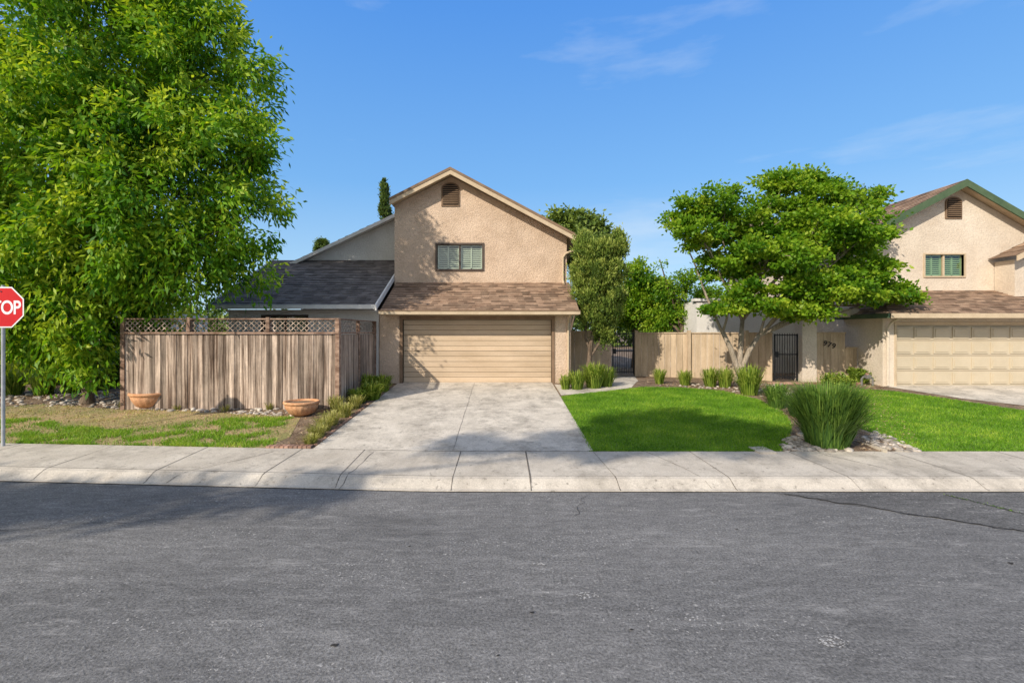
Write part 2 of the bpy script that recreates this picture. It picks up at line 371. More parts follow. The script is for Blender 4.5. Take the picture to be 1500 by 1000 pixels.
def stones(name,poly,n,smin,smax,parent=None,m=STONE):
    xs=[p[0] for p in poly]; ys=[p[1] for p in poly]; mb=MB(); c=0;tries=0
    while c<n and tries<n*30:
        tries+=1
        p=np.array([[random.uniform(min(xs),max(xs)),random.uniform(min(ys),max(ys))]])
        if not inpoly(p,poly)[0]: continue
        c+=1; s=random.uniform(smin,smax)*random.uniform(.75,1.1); sx,sy,sz=s*random.uniform(.8,1.4),s*random.uniform(.7,1.1),s*random.uniform(.4,.65)
        a=random.uniform(0,3.14); ph=random.uniform(0,9)
        V=IV*(1+.12*np.sin(IV[:,[1]]*3+ph)+.08*np.sin(IV[:,[0]]*4+ph*2)); V=V*[sx,sy,sz]
        R=np.array([[math.cos(a),-math.sin(a),0],[math.sin(a),math.cos(a),0],[0,0,1]]); V=V@R.T+[p[0,0],p[0,1],gz(p[0,0],p[0,1])+sz*.3]
        i=len(mb.v); mb.v+=[tuple(q) for q in V]; t=random.random(); mi=mb.mi(m)
        for f in IF: mb.f.append(tuple(i+q for q in f)); mb.m.append(mi); mb.t.append(t)
    return mb.build(name,smooth=True)
stones('river_rocks',GP([(60,592),(175,575),(240,590),(420,592),(450,600),(440,611),(300,604),(180,600)]),380,.03,.08)
stones('river_rocks',GP([(-40,600),(-40,570),(175,572),(165,588),(60,597)]),200,.035,.08)
stones('river_rocks',GP([(1144,664),(1150,642),(1172,636),(1230,648),(1248,664)]),240,.035,.08)
stones('river_rocks',GP([(1262,640),(1285,632),(1350,660),(1330,664),(1285,658)]),120,.035,.07)
stones('river_rocks',GP([(945,563),(1150,563),(1170,577),(1120,582),(1060,572)]),130,.03,.06)
bb=MB()
for (a,b) in [((1240,640),(1300,664)),((1255,628),(1290,641)),((1095,655),(1138,666))]:
    x0,y0=G(*a); x1,y1=G(*b); x0,x1=sorted((x0,x1)); y0,y1=sorted((y0,y1)); z=gz(0,(y0+y1)/2)
    bb.box(x0,x1,y0,y1,z-.05,z+.035,CONC)
bb.build('stepping_stones',bevel=.015)
br=MB()
for i in range(10):
    x=-4.4+i*.085; br.box(x,x+.075,9.13,9.3,.1,gz(x,9.2)+.04,BRICK)
for i in range(22):
    Y=9.35+i*.24; br.box(DL-.17,DL-.1,Y,Y+.22,gz(-3.5,Y)-.1,gz(-3.5,Y)+.02,BRICK)
for i in range(18):
    x,y=8.6+i*.17,15.9; br.box(x,x+.16,y,y+.09,gz(x,y)-.05,gz(x,y)+.06,BRICK)
br.build('brick_edging',bevel=.008)
# ---------------------------------------------------------------- main house
def window(name,x0,x1,z0,z1,y,parent,fr=DKBR,w=.07,sl=SLAT):
    f=MB()
    f.box(x0-w,x0,y-.035,y+.09,z0-w,z1+w,fr); f.box(x1,x1+w,y-.035,y+.09,z0-w,z1+w,fr)
    f.box(x0,x1,y-.035,y+.09,z1,z1+w,fr); f.box(x0,x1,y-.045,y+.09,z0-w,z0,fr)
    xm=(x0+x1)/2; f.box(xm-.03,xm+.03,y+.02,y+.09,z0,z1,fr)
    f.build(name+'_frame',parent)
    g2=MB(); g2.poly([(x0,y+.06,z0),(x1,y+.06,z0),(x1,y+.06,z1),(x0,y+.06,z1)],GLASS); g2.build(name+'_glass',parent)
    s=MB(); s.box(x0,x1,y+.19,y+.22,z0,z1,DARK)
    for a,b in ((x0,xm-.03),(xm+.03,x1)):
        m2=(a+b)/2
        for q in ((a+.05,m2-.03),(m2+.03,b-.05)):
            zc=z0+.07
            while zc<z1-.05:
                s.hexa([(q[0],y+.11,zc-.03),(q[1],y+.11,zc-.03),(q[1],y+.16,zc+.015),(q[0],y+.16,zc+.015),(q[0],y+.11,zc-.02),(q[1],y+.11,zc-.02),(q[1],y+.16,zc+.025),(q[0],y+.16,zc+.025)],sl); zc+=.07
        for u in (a,m2-.03,b-.05): s.box(u,u+.05,y+.10,y+.17,z0,z1,sl)
        s.box(a+.05,b-.05,y+.1,y+.165,z0,z0+.04,sl); s.box(a+.05,b-.05,y+.1,y+.165,z1-.04,z1,sl)
    s.build(name+'_shutters',parent)
def hole_wall(mb,x0,x1,z0,z1,y0,y1,hx0,hx1,hz0,hz1,m):
    mb.box(x0,hx0,y0,y1,z0,z1,m,.5); mb.box(hx1,x1,y0,y1,z0,z1,m,.5)
    if hz0>z0: mb.box(hx0,hx1,y0,y1,z0,hz0,m,.5)
    if hz1<z1: mb.box(hx0,hx1,y0,y1,hz1,z1,m,.5)
def vent(name,x0,x1,z0,z1,y,parent):
    v=MB(); xm=(x0+x1)/2; rr=(x1-x0)/2
    arc=lambda R,zc:[(xm+R*math.cos(a),zc+.6*R*math.sin(a)) for a in [math.pi*i/10 for i in range(11)]]
    zc=z1-.6*rr; v.prismy([(x0-.05,z0-.05),(x1+.05,z0-.05)]+[(xm+(rr+.05)*math.cos(math.pi*i/10),zc+(.6*rr+.05)*math.sin(math.pi*i/10)) for i in range(11)],y-.04,y+.01,BROWN)
    v.prismy([(x0,z0),(x1,z0)]+arc(rr,zc),y-.045,y-.042,DARK)
    q=z0+.03
    while q<z1-.05:
        hw=rr if q<zc else rr*math.sqrt(max(.05,1-((q-zc)/(.6*rr))**2))
        v.hexa([(xm-hw,y-.09,q),(xm+hw,y-.09,q),(xm+hw,y-.046,q+.03),(xm-hw,y-.046,q+.03),(xm-hw,y-.09,q+.014),(xm+hw,y-.09,q+.014),(xm+hw,y-.046,q+.044),(xm-hw,y-.046,q+.044)],BROWN); q+=.07
    v.build(name,parent)
H=empty('stucco_house')
w=MB(); dx0,dx1,dzt=-3.265,1.61,2.71
hole_wall(w,-4.03,2.24,.45,3.02,16.1,16.3,dx0,dx1,.45,dzt,STUC)
w.box(-4.03,-3.83,16.3,17.9,.45,3.02,STUC,.5); w.box(2.04,2.24,16.3,17.9,.45,3.02,STUC,.5)
for xx in (-3.84,2.05):
    w.hexa([(xx,16.1,3.02),(xx+.19,16.1,3.02),(xx+.19,17.9,3.02),(xx,17.9,3.02),(xx,16.1,3.1),(xx+.19,16.1,3.1),(xx+.19,17.9,3.98),(xx,17.9,3.98)],STUC)
wx0,wx1,wz0,wz1=-2.37,-.74,4.59,5.47
hole_wall(w,-3.93,2.34,3.6,5.6,17.9,18.15,wx0-.0,wx1,wz0,wz1,STUC)
RX,RZ=-1.85,8.11; roofz=lambda x: RZ-(.507*(RX-x) if x<RX else .531*(x-RX))
w.prismy([(-3.93,5.6),(2.34,5.6),(2.34,roofz(2.34)-.14),(RX,RZ-.15),(-3.93,roofz(-3.93)-.14)],17.9,18.15,STUC)
w.box(-3.93,-3.73,18.15,27,.45,6.9,STUC,.5); w.box(2.14,2.34,18.15,27,.45,5.7,STUC,.5)
w.build('walls',H)
rf=MB()
rf.shingles((-3.86,15.5,2.98),(2.42,15.5,2.98),(2.42,17.9,4.10),(-3.86,17.9,4.10),16,.28,SHB)
rf.hexa([(-3.86,15.5,2.90),(2.42,15.5,2.90),(2.42,17.88,4.0),(-3.86,17.88,4.0),(-3.86,15.5,2.975),(2.42,15.5,2.975),(2.42,17.88,4.09),(-3.86,17.88,4.09)],TANTR)
ry0=17.42
for xe,sg in ((-4.0,1),(2.84,-1)):
    ze=roofz(xe); A=(xe,ry0,ze);B=(xe,27.3,ze);C=(RX,27.3,RZ);D=(RX,ry0,RZ)
    rf.shingles(A,B,C,D,18,.3,SHB)
rf.build('roof',H)
tr=MB()
for (xa,xb) in ((-4.0,RX),(RX,2.84)):
    za,zb=roofz(xa),roofz(xb)
    tr.hexa([(xa,ry0-.03,za-.22),(xb,ry0-.03,zb-.22),(xb,ry0+.02,zb-.22),(xa,ry0+.02,za-.22),(xa,ry0-.03,za-.03),(xb,ry0-.03,zb-.03),(xb,ry0+.02,zb-.03),(xa,ry0+.02,za-.03)],TANTR)
    tr.hexa([(xa,ry0-.05,za-.065),(xb,ry0-.05,zb-.065),(xb,ry0-.032,zb-.065),(xa,ry0-.032,za-.065),(xa,ry0-.05,za+.03),(xb,ry0-.05,zb+.03),(xb,ry0-.032,zb+.03),(xa,ry0-.032,za+.03)],BROWN)
    tr.hexa([(xa,ry0+.02,za-.12),(xb,ry0+.02,zb-.12),(xb,27.3,zb-.12),(xa,27.3,za-.12),(xa,ry0+.02,za-.01),(xb,ry0+.02,zb-.01),(xb,27.3,zb-.01),(xa,27.3,za-.01)],TANTR)
tr.box(2.84,2.93,17.5,27,5.50,5.62,BROWN)
tr.box(-3.88,2.44,15.40,15.5,2.86,2.985,TANTR); tr.box(-3.86,2.42,15.5,16.1,2.84,2.87,TANTR)
tr.box(-3.88,2.44,15.385,15.4,2.955,2.985,BROWN)
tr.box(dx0-.10,dx0,16.075,16.32,.63,dzt+.12,BROWN); tr.box(dx1,dx1+.10,16.075,16.32,.63,dzt+.12,BROWN); tr.box(dx0,dx1,16.075,16.32,dzt,dzt+.12,BROWN)
tr.build('trim',H)
gu=MB(); gu.tube([(2.86,17.55,5.5),(2.84,17.6,5.35),(2.30,17.84,5.15),(2.2,17.84,5.0),(2.2,17.84,4.12)],[.04]*5,TANTR,8)
gu.tube([(2.2,17.84,4.16),(2.2,17.75,4.1),(2.2,17.6,4.02)],[.04]*3,TANTR,8)
gu.tube([(2.15,15.5,2.9),(2.15,15.9,2.75),(2.15,16.05,2.6),(2.15,16.05,.66)],[.035]*4,TANTR,8)
gu.build('downspout',H)
d=MB(); z=.64; hs=(dzt-.64)/4
for sct in range(4):
    zb=.64+sct*hs
    for q in range(3):
        d.box(dx0,dx1,16.24,16.3,zb+q*hs/3+.006,zb+(q+1)*hs/3-.004,DOOR)
    d.box(dx0,dx1,16.225,16.24,zb+.006,zb+.04,DOOR)
d.box(dx0,dx1,16.3,16.33,.64,dzt,BROWN)
for zz2 in (1.15,1.68): d.box(-2.81,-2.75,16.2,16.24,zz2,zz2+.02,IRON)
d.build('garage_door',H,bevel=.004)
window('upper_window',wx0,wx1,wz0,wz1,17.9,H)
vent('gable_vent',-2.17,-1.61,6.92,7.68,17.9,H)
# ---------------------------------------------------------------- left white house
H2=empty('white_stucco_house'); w=MB()
lx0,lx1=X(385,16.15),X(450,16.15)
hole_wall(w,-9.0,-4.06,.4,3.03,16.15,16.35,lx0,lx1,1.9,2.85,STUCW)
w.box(-9.0,-8.8,16.35,25,.4,3.03,STUCW,.5)
w.prismy([(-8.1,4.6),(-3.95,4.6),(-3.95,7.02),(-8.1,5.1)],19.9,20.1,STUCW)
w.box(-8.24,-8.04,20.1,27,.4,5.0,STUCW)
w.box(-9,-4.06,16.0,16.15,2.95,3.03,WHT)
w.build('walls',H2)
rf=MB(); rf.shingles((-9.25,15.5,3.15),(-4.0,15.5,3.15),(-4.0,19.9,5.2),(-9.25,19.9,5.2),26,.28,SHG)
rf.shingles((-9.25,24.3,3.15),(-4.0,24.3,3.15),(-4.0,19.95,5.2),(-9.25,19.95,5.2),12,.4,SHG)
rf.shingles((-8.5,19.5,5.0),(-8.5,27,5.0),(-3.97,27,7.13),(-3.97,19.5,7.13),16,.3,SHG)
rf.build('roof',H2)
t=MB(); t.box(-9.27,-4.0,15.40,15.5,3.03,3.16,WHT)
for xa in (-9.29,-4.0):
    t.hexa([(xa,15.4,2.98),(xa+.05,15.4,2.98),(xa+.05,19.9,5.08),(xa,19.9,5.08),(xa,15.4,3.17),(xa+.05,15.4,3.17),(xa+.05,19.9,5.27),(xa,19.9,5.27)],WHT)
t.hexa([(-8.5,19.46,4.86),(-3.97,19.46,6.99),(-3.97,19.5,6.99),(-8.5,19.5,4.86),(-8.5,19.46,5.0),(-3.97,19.46,7.13),(-3.97,19.5,7.13),(-8.5,19.5,5.0)],WHT)
t.hexa([(-8.5,19.5,4.9),(-3.97,19.5,7.03),(-3.97,19.9,7.03),(-8.5,19.9,4.9),(-8.5,19.5,4.98),(-3.97,19.5,7.11),(-3.97,19.9,7.11),(-8.5,19.9,4.98)],WHT)
t.build('trim',H2)
window('side_window',lx0+.03,lx1-.03,1.95,2.8,16.15,H2)
# ---------------------------------------------------------------- right house
H3=empty('beige_stucco_house'); w=MB(); YR=15.5
hole_wall(w,11.99,18.6,.4,2.86,YR,YR+.2,12.42,17.3,.4,2.52,STUCR)
w.box(11.99,12.19,YR+.2,17.3,.4,2.86,STUCR,.5)
hx0,hx1,hz0,hz1=14.86,16.24,4.27,5.02
R2X,R2Z=15.94,7.54; rz2=lambda x: R2Z-(.53*(R2X-x) if x<R2X else .58*(x-R2X))
hole_wall(w,12.35,18.8,2.7,5.3,17.3,17.5,hx0,hx1,hz0,hz1,STUCR)
w.prismy([(12.35,5.3),(18.8,5.3),(18.8,rz2(18.8)-.14),(R2X,R2Z-.15),(12.35,rz2(12.35)-.14)],17.3,17.5,STUCR)
w.box(12.35,12.55,17.5,27,.4,5.4,STUCR,.5)
w.box(17.3,22,16.6,17.28,2.9,4.75,STUCR,.5)
w.box(7.9,12.33,20,20.2,.4,3.55,STUCW,.5)
w.box(7.9,8.1,20.2,25,.4,3.55,STUCW,.5)
w.box(7.8,12.33,19.92,20.3,3.55,3.66,WHT,.5)
w.box(10.04,10.52,16.45,16.9,.5,2.79,STUCR,.5)
w.box(9.95,11.97,16.47,16.85,2.8,3.08,STUCR,.5)
w.build('walls',H3)
rf=MB(); rf.shingles((11.75,14.95,2.86),(18.9,14.95,2.86),(18.9,17.3,3.76),(13.3,17.3,3.76),15,.28,SHB)
rf.shingles((11.75,17.3,2.86),(11.75,14.95,2.86),(13.28,17.28,3.75),(13.28,17.3,3.75),10,.28,SHB)
ry=16.88
for xe in (11.9,19.2):
    rf.shingles((xe,ry,rz2(xe)),(xe,27.3,rz2(xe)),(R2X,27.3,R2Z),(R2X,ry,R2Z),18,.3,SHB)
rf.shingles((17.05,16.3,4.84),(17.05,17.25,4.84),(22,17.25,7.2),(22,16.3,7.2),12,.3,SHB)
rf.build('roof',H3)
t=MB()
for xa,xb in ((11.9,R2X),(R2X,19.2)):
    za,zb=rz2(xa),rz2(xb)
    t.hexa([(xa,ry-.03,za-.24),(xb,ry-.03,zb-.24),(xb,ry+.02,zb-.24),(xa,ry+.02,za-.24),(xa,ry-.03,za+.01),(xb,ry-.03,zb+.01),(xb,ry+.02,zb+.01),(xa,ry+.02,za+.01)],GREENT)
    t.hexa([(xa,ry+.02,za-.12),(xb,ry+.02,zb-.12),(xb,27.3,zb-.12),(xa,27.3,za-.12),(xa,ry+.02,za-.01),(xb,ry+.02,zb-.01),(xb,27.3,zb-.01),(xa,27.3,za-.01)],TANTR)
t.hexa([(17.05,16.26,4.66),(22,16.26,7.0),(22,16.3,7.0),(17.05,16.3,4.66),(17.05,16.26,4.84),(22,16.26,7.2),(22,16.3,7.2),(17.05,16.3,4.84)],TANTR)
t.box(11.72,18.9,14.86,14.95,2.73,2.87,TANTR); t.box(11.66,11.75,14.86,17.3,2.73,2.87,GREENT); t.box(11.75,18.9,14.95,YR,2.74,2.76,TANTR)
t.box(11.75,11.99,YR,17.3,2.74,2.76,TANTR)
t.box(12.36,12.42,YR-.02,YR+.22,.5,2.62,TANTR); t.box(12.42,17.3,YR-.02,YR+.22,2.52,2.62,TANTR)
t.build('trim',H3)
gu=MB(); gu.tube([(12.1,14.95,2.75),(12.1,15.3,2.6),(12.1,15.43,2.4),(12.1,15.43,.62)],[.04]*4,STUCR,8); gu.build('downspout',H3)
d=MB(); d.box(12.42,17.3,YR+.13,YR+.17,.55,2.52,DOORR); pw=(17.3-12.42)/8; ph=(2.52-.6)/4
for i in range(8):
    for j2 in range(4):
        a=12.42+i*pw; b=.6+j2*ph
        d.box(a+.05,a+pw-.05,YR+.105,YR+.13,b+.06,b+ph-.06,DOORR); d.box(a+.1,a+pw-.1,YR+.09,YR+.105,b+.11,b+ph-.11,DOORR)
for j2 in range(1,4): d.box(12.42,17.3,YR+.12,YR+.13,.6+j2*ph-.006,.6+j2*ph+.006,BROWN)
d.build('garage_door',H3,bevel=.008)
window('upper_window',hx0,hx1,hz0,hz1,17.3,H3,fr=TANTR,w=.05,sl=GSL)
vent('gable_vent',15.62,16.1,6.33,7.0,17.3,H3)
bl=MB(); bl.box(10.0,11.97,16.5,16.56,3.62,3.70,BROWN); bl.box(10.0,11.97,16.5,16.56,3.16,3.22,BROWN)
x=10.02
while x<11.95: bl.box(x,x+.035,16.51,16.55,3.22,3.62,BROWN); x+=.11
for x in (10.0,11.0,11.9): bl.box(x,x+.09,16.48,16.58,3.08,3.75,BROWN)
bl.build('balcony_railing',H3)
# ---------------------------------------------------------------- fences
FW=empty('weathered_wood_fence')
p=MB(); la=MB(); ZT=2.62; ZL=2.26; FY=12.4; X0,X1=-9.57,-4.16
def gzz(x,y): return gz(x,y)-.01
x=X0
while x<X1-.02:
    wv=random.uniform(.125,.145); b=min(x+wv,X1); yo=random.uniform(-.008,.008)
    p.box(x,b-.01,FY+yo,FY+.022+yo,gzz(x,FY)+random.uniform(0,.04),ZL-.01,WOOD); x+=wv
y=FY+.05
while y<16.05:
    p.box(X1-.01,X1+.012,y,y+.128,gzz(X1,y),ZL-.02,WOOD); p.box(X0,X0+.022,y,y+.128,gzz(X0,y),ZL-.02,WOOD); y+=.137
for xx in (X0,-7.9,-5.9,X1): 
    p.box(xx-.05,xx+.05,FY-.035 if xx in (X0,X1) else FY+.03,FY+.12,gzz(xx,FY)-.1,ZT+.04,WOODD)
    if xx not in (X0,X1): p.box(xx-.045,xx+.045,FY-.06,FY+.03,ZL+.055,ZT+.06,WOODD)
for yy in (14.2,16.0): p.box(X1-.06,X1+.04,yy-.05,yy+.05,gzz(X1,yy),ZT+.03,WOODD)
p.box(X0-.03,X1+.03,FY-.045,FY+.06,ZL,ZL+.05,WOODD); 
p.box(X0-.03,X1+.03,FY-.045,FY+.06,ZT-.0,ZT+.035,WOODD)
p.box(X1-.05,X1+.045,FY+.06,16.05,ZL,ZL+.05,WOODD); p.box(X1-.05,X1+.045,FY+.06,16.05,ZT,ZT+.035,WOODD)
p.box(X0+.05,X1-.05,FY+.025,FY+.07,.75,.84,WOOD)
p.build('boards',FW)
def lattice(mb,a,b,z0,z1,yf,axis,sp=.095,wd=.032):
    h=z1-z0
    for sg,lay in ((1,0),(-1,.009)):
        c=a-h
        while c<b+h:
            u0,v0,u1,v1=(c,z0,c+h,z1) if sg==1 else (c,z1,c+h,z0)
            if u1>a+.01 and u0<b-.01:
                sl=(v1-v0)/(u1-u0)
                if u0<a: v0+=sl*(a-u0); u0=a
                if u1>b: v1-=sl*(u1-b); u1=b
                q=wd*.7
                o=yf+lay
                P=[(u0,max(z0,min(z1,v0-q))),(u1,max(z0,min(z1,v1-q))),(u1,max(z0,min(z1,v1+q))),(u0,max(z0,min(z1,v0+q)))]
                if axis=='x': mb.poly([(pu,o,pv) for pu,pv in P],WOOD); mb.poly([(pu,o+.007,pv) for pu,pv in P],WOOD)
                else: mb.poly([(o,pu,pv) for pu,pv in P],WOOD); mb.poly([(o+.007,pu,pv) for pu,pv in P],WOOD)
            c+=sp*1.414
for a,b in ((X0+.05,-7.94),(-7.86,-5.94),(-5.86,X1-.05)): lattice(la,a,b,ZL+.05,ZT,FY,'x')
lattice(la,FY+.12,16.0,ZL+.05,ZT,X1-.015,'y')
la.build('lattice',FW)
TF=empty('tan_board_fence'); f=MB()
def boards(mb,p0,p1,z0,z1,m,step=.2,cap=True):
    L=math.dist(p0,p1); n=int(L/step); dx=(p1[0]-p0[0])/n; dy=(p1[1]-p0[1])/n; ln=math.hypot(dx,dy); nx,ny=-dy/ln*.012,dx/ln*.012
    for i in range(n):
        a=(p0[0]+dx*i,p0[1]+dy*i); b=(p0[0]+dx*(i+.96),p0[1]+dy*(i+.96)); k2=random.uniform(.8,1.5)
        q=[(a[0]-nx*k2,a[1]-ny*k2),(b[0]-nx*k2,b[1]-ny*k2),(b[0]+nx,b[1]+ny),(a[0]+nx,a[1]+ny)]
        mb.hexa([(u,v,z0) for u,v in q]+[(u,v,z1) for u,v in q],m)
    if cap:
        q=[(p0[0]-nx*4,p0[1]-ny*4),(p1[0]-nx*4,p1[1]-ny*4),(p1[0]+nx*4,p1[1]+ny*4),(p0[0]+nx*4,p0[1]+ny*4)]
        mb.hexa([(u,v,z1) for u,v in q]+[(u,v,z1+.05) for u,v in q],m)
boards(f,(5.05,18.6),(8.6,17.4),.55,2.24,TANW); boards(f,(8.6,17.4),(9.18,16.7),.55,2.24,TANW)
for q in ((5.05,18.55),(6.8,17.95),(8.6,17.34)): f.box(q[0]-.06,q[0]+.06,q[1]-.07,q[1]+.03,.5,2.36,TANW)
f.build('boards',TF)
TF2=empty('tan_board_fence'); f=MB(); boards(f,(10.54,16.5),(11.5,16.5),.55,2.25,TANW); boards(f,(11.5,16.5),(11.97,16.6),.55,1.75,TANW); f.build('boards',TF2)
tx=bpy.data.curves.new('house_number','FONT'); tx.body='979'; tx.size=.26; tx.extrude=.008; tx.space_character=1.15; to=bpy.data.objects.new('house_number',tx); sc.collection.objects.link(to)
to.location=(10.72,16.455,1.86); to.rotation_euler=(math.pi/2,.3,0); to.data.materials.append(IRON); to.parent=TF2
TF3=empty('tan_board_fence'); f=MB(); boards(f,(2.36,17.7),(3.55,17.7),.55,2.3,TANW); f.build('boards',TF3)
cm=MB(); cm.box(3.55,4.08,18.4,18.85,.5,2.42,STUC); cm.box(3.51,4.12,18.36,18.89,2.42,2.5,STUC); cm.build('stucco_pillar')
def gate(name,x0,x1,y,z0,z1):
    g3=MB()
    for x in (x0,x1-.04): g3.box(x,x+.04,y-.02,y+.02,z0,z1,IRON)
    for z in (z0+.1,z0+(z1-z0)*.55,z1-.06): g3.box(x0+.04,x1-.04,y-.015,y+.015,z,z+.035,IRON)
    x=x0+.1
    while x<x1-.06: g3.box(x,x+.016,y-.008,y+.008,z0+.05,z1+.02,IRON); x+=.085
    g3.box(x0+.04,x0+.14,y-.03,y-.016,z0+(z1-z0)*.5,z0+(z1-z0)*.62,IRON)
    g3.build(name)
gate('iron_gate',4.16,5.0,18.6,.68,2.28); gate('iron_gate',9.2,10.0,16.65,.66,2.24)
u=MB(); u.tube([(11.4,15.6,.55),(11.4,15.6,.82),(11.45,15.6,.88),(11.7,15.6,.88),(11.75,15.6,.82),(11.75,15.6,.55)],[.03]*6,PIPE,8); u.box(11.52,11.64,15.54,15.66,.83,.95,PIPE); u.tube([(11.58,15.6,.95),(11.58,15.6,1.0)],[.05,.05],BRICK,10); u.build('backflow_valve')
# ---------------------------------------------------------------- stop sign
S=empty('stop_sign'); sx,sy,sz=X(5,9.3),9.3,Z(450,9.3); m=MB()
R=.385/math.cos(math.pi/8)
oc=lambda rr:[(sx+rr*math.cos(math.pi/8+i*math.pi/4),sz+rr*math.sin(math.pi/8+i*math.pi/4)) for i in range(8)]
m.prismy(oc(R),sy,sy+.004,SWHT); m.prismy(oc(R*.94),sy-.003,sy-.001,RED); m.build('plate',S)
m=MB(); m.tube([(sx-.04,sy+.035,gz(sx,sy)-.1),(sx-.04,sy+.035,sz+.42)],[.03,.03],STEEL,12)
m.tube([(sx-.04,sy-.02,sz+.3),(sx-.04,sy+.01,sz+.3)],[.012,.012],STEEL,8); m.build('post',S)
tx=bpy.data.curves.new('lettering','FONT'); tx.body='STOP'; tx.size=.36; tx.align_x='CENTER'; tx.offset=.006; tx.space_character=.92; tx.extrude=.001
to=bpy.data.objects.new('lettering',tx); sc.collection.objects.link(to); to.location=(sx,sy-.006,sz-.125); to.rotation_euler=(math.pi/2,0,0); to.scale=(.82,1,1); tx.materials.append(SWHT); to.parent=S
# ---------------------------------------------------------------- bowls
for (px,py,wpx) in ((222,597,52),(442,608,47)):
    gx,gy=G(px,py); r0=wpx*gy/F/2; b=MB()
    pr=[(.0,0),(.50,0),(.55,.04),(.70,.12),(.90,.42),(.97,.62),(.98,.66),(1.06,.69),(1.09,.76),(1.06,.83),(.98,.84),(.92,.80),(.88,.66)]
    b.lathe(gx,gy,gz(gx,gy)+.01,[(a*r0,c*r0*1.05) for a,c in pr],TERRA,64,lambda k2,a:(.045*abs(math.sin(9*a)) if k2 in(3,4,5) else 0))
    b.lathe(gx,gy,gz(gx,gy)+.01,[(.9*r0,.72*r0*1.05),(.01,.76*r0*1.05)],SOIL,32)
    b.build('terracotta_bowl_planter',smooth=True)
# ---------------------------------------------------------------- car & far house
car=empty('parked_car'); cxx,cyy=-17.6,18.2; z0=.64
prf=[(-2.2,.35),(-2.25,.65),(-2.1,.9),(-1.3,.98),(-.7,1.38),(.6,1.42),(1.4,1.0),(2.1,.88),(2.25,.6),(2.2,.35)]
b=MB(); b.prismy([(cxx+a,z0+c) for a,c in prf],cyy,cyy+1.7,CARP); b.build('body',car,bevel=.06)
b=MB(); b.prismy([(cxx+a,z0+c) for a,c in [(-1.15,1.0),(-.65,1.32),(.0,1.34),(.0,1.0)]],cyy-.01,cyy+1.71,DARK); b.prismy([(cxx+a,z0+c) for a,c in [(.08,1.0),(.08,1.34),(.55,1.34),(1.15,1.02)]],cyy-.01,cyy+1.71,DARK); b.build('windows',car)
b=MB()
for a in (-1.4,1.4):
    b.tube([(cxx+a,cyy-.03,z0+.33),(cxx+a,cyy+1.73,z0+.33)],[.33,.33],RUB,20); b.tube([(cxx+a,cyy-.05,z0+.33),(cxx+a,cyy-.02,z0+.33)],[.2,.2],STEEL,16)
b.build('wheels',car)
fh=empty('distant_house'); b=MB(); b.box(-44,-24,30,40,.5,3.6,STUCR); 
for x in (-34,-30,-27): b.box(x,x+1.2,29.96,29.99,1.4,2.6,DARK)
b.build('walls',fh); b=MB(); b.shingles((-45,29.3,3.5),(-23.5,29.3,3.5),(-23.5,35,5.8),(-45,35,5.8),16,.4,SHB); b.build('roof',fh)
# ---------------------------------------------------------------- plants
def crown(name,lobes,nclump,nleaf,cr,ln,wd,m,droop=.4,parent=None,flat=.7,shell=.5,tb=0,vert=0,ps=.75):
    vol=np.array([l[3]*l[4]*l[5] for l in lobes])**ps; vol/=vol.sum()
    ids=rng.choice(len(lobes),nclump,p=vol)
    L=np.array(lobes); d=unit(rng.normal(size=(nclump,3))); r=rng.random(nclump)**shell
    C=L[ids,:3]+d*r[:,None]*L[ids,3:6]; out=d
    n=nclump*nleaf; ci=np.repeat(np.arange(nclump),nleaf)
    rad=cr*rng.uniform(.6,1.35,nclump)
    off=rng.normal(size=(n,3))*.5; off[:,2]*=flat
    P=C[ci]+off*rad[ci][:,None]
    D=rng.normal(size=(n,3))*.7+out[ci]*.5+off*.6; D[:,2]-=droop; 
    if vert: D=rng.normal(size=(n,3))*.35+out[ci]*.4; D[:,2]+=vert
    V=leafquads(P,D,ln*rng.uniform(.6,1.3,n),wd*rng.uniform(.7,1.3,n))
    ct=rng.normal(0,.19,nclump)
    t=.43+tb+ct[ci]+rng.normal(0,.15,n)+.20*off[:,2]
    npmesh(name,V,4,t,m,parent); return C
def limbs(parent,base,lobes,C,r0,m,fork=1.5,nt=140,lean=(0,0),name='trunk',forks=None):
    b=MB(); B=Vector(base); F0=B+Vector((lean[0],lean[1],fork))
    b.tube([B-Vector((0,0,.1)),B+Vector((0,0,.15)),B.lerp(F0,.5)+Vector((.03,0,0)),F0],[r0*1.5,r0*1.1,r0*.95,r0*.85],m,12)
    if not forks: FP=[F0]
    else:
        FP=[B+Vector(q) for q in forks]
        for q in FP: b.tube([F0-Vector((0,0,.15)),F0.lerp(q,.5)+Vector((0,0,.05)),q],[r0*.7,r0*.62,r0*.5],m,10)
    LC=[Vector(l[:3]) for l in lobes]; ends=[]
    for l in LC:
        st=min(FP,key=lambda q:(q-l).length); sr=r0*(.5 if not forks else .36)
        mid=st.lerp(l,.5)+Vector((random.uniform(-.2,.2),random.uniform(-.2,.2),random.uniform(.0,.4)))
        q1=st.lerp(mid,.5)+Vector((random.uniform(-.1,.1),0,.1)); b.tube([st-Vector((0,0,.05)),q1,mid,mid.lerp(l,.5)+Vector((0,random.uniform(-.15,.15),.1)),l],[sr,sr*.8,sr*.55,sr*.38,sr*.2],m,8); ends.append((mid,l))
    for i in range(min(nt,len(C))):
        c=Vector(C[random.randrange(len(C))]); k2=min(range(len(LC)),key=lambda j:(LC[j]-c).length); a=ends[k2][0].lerp(ends[k2][1],random.uniform(.3,1))
        b.tube([a,a.lerp(c,.5)+Vector((0,0,random.uniform(-.1,.15))),c],[r0*.13,r0*.08,r0*.03],m,4)
    b.build(name,parent,smooth=True)
T=empty('ash_tree'); YT=12.9
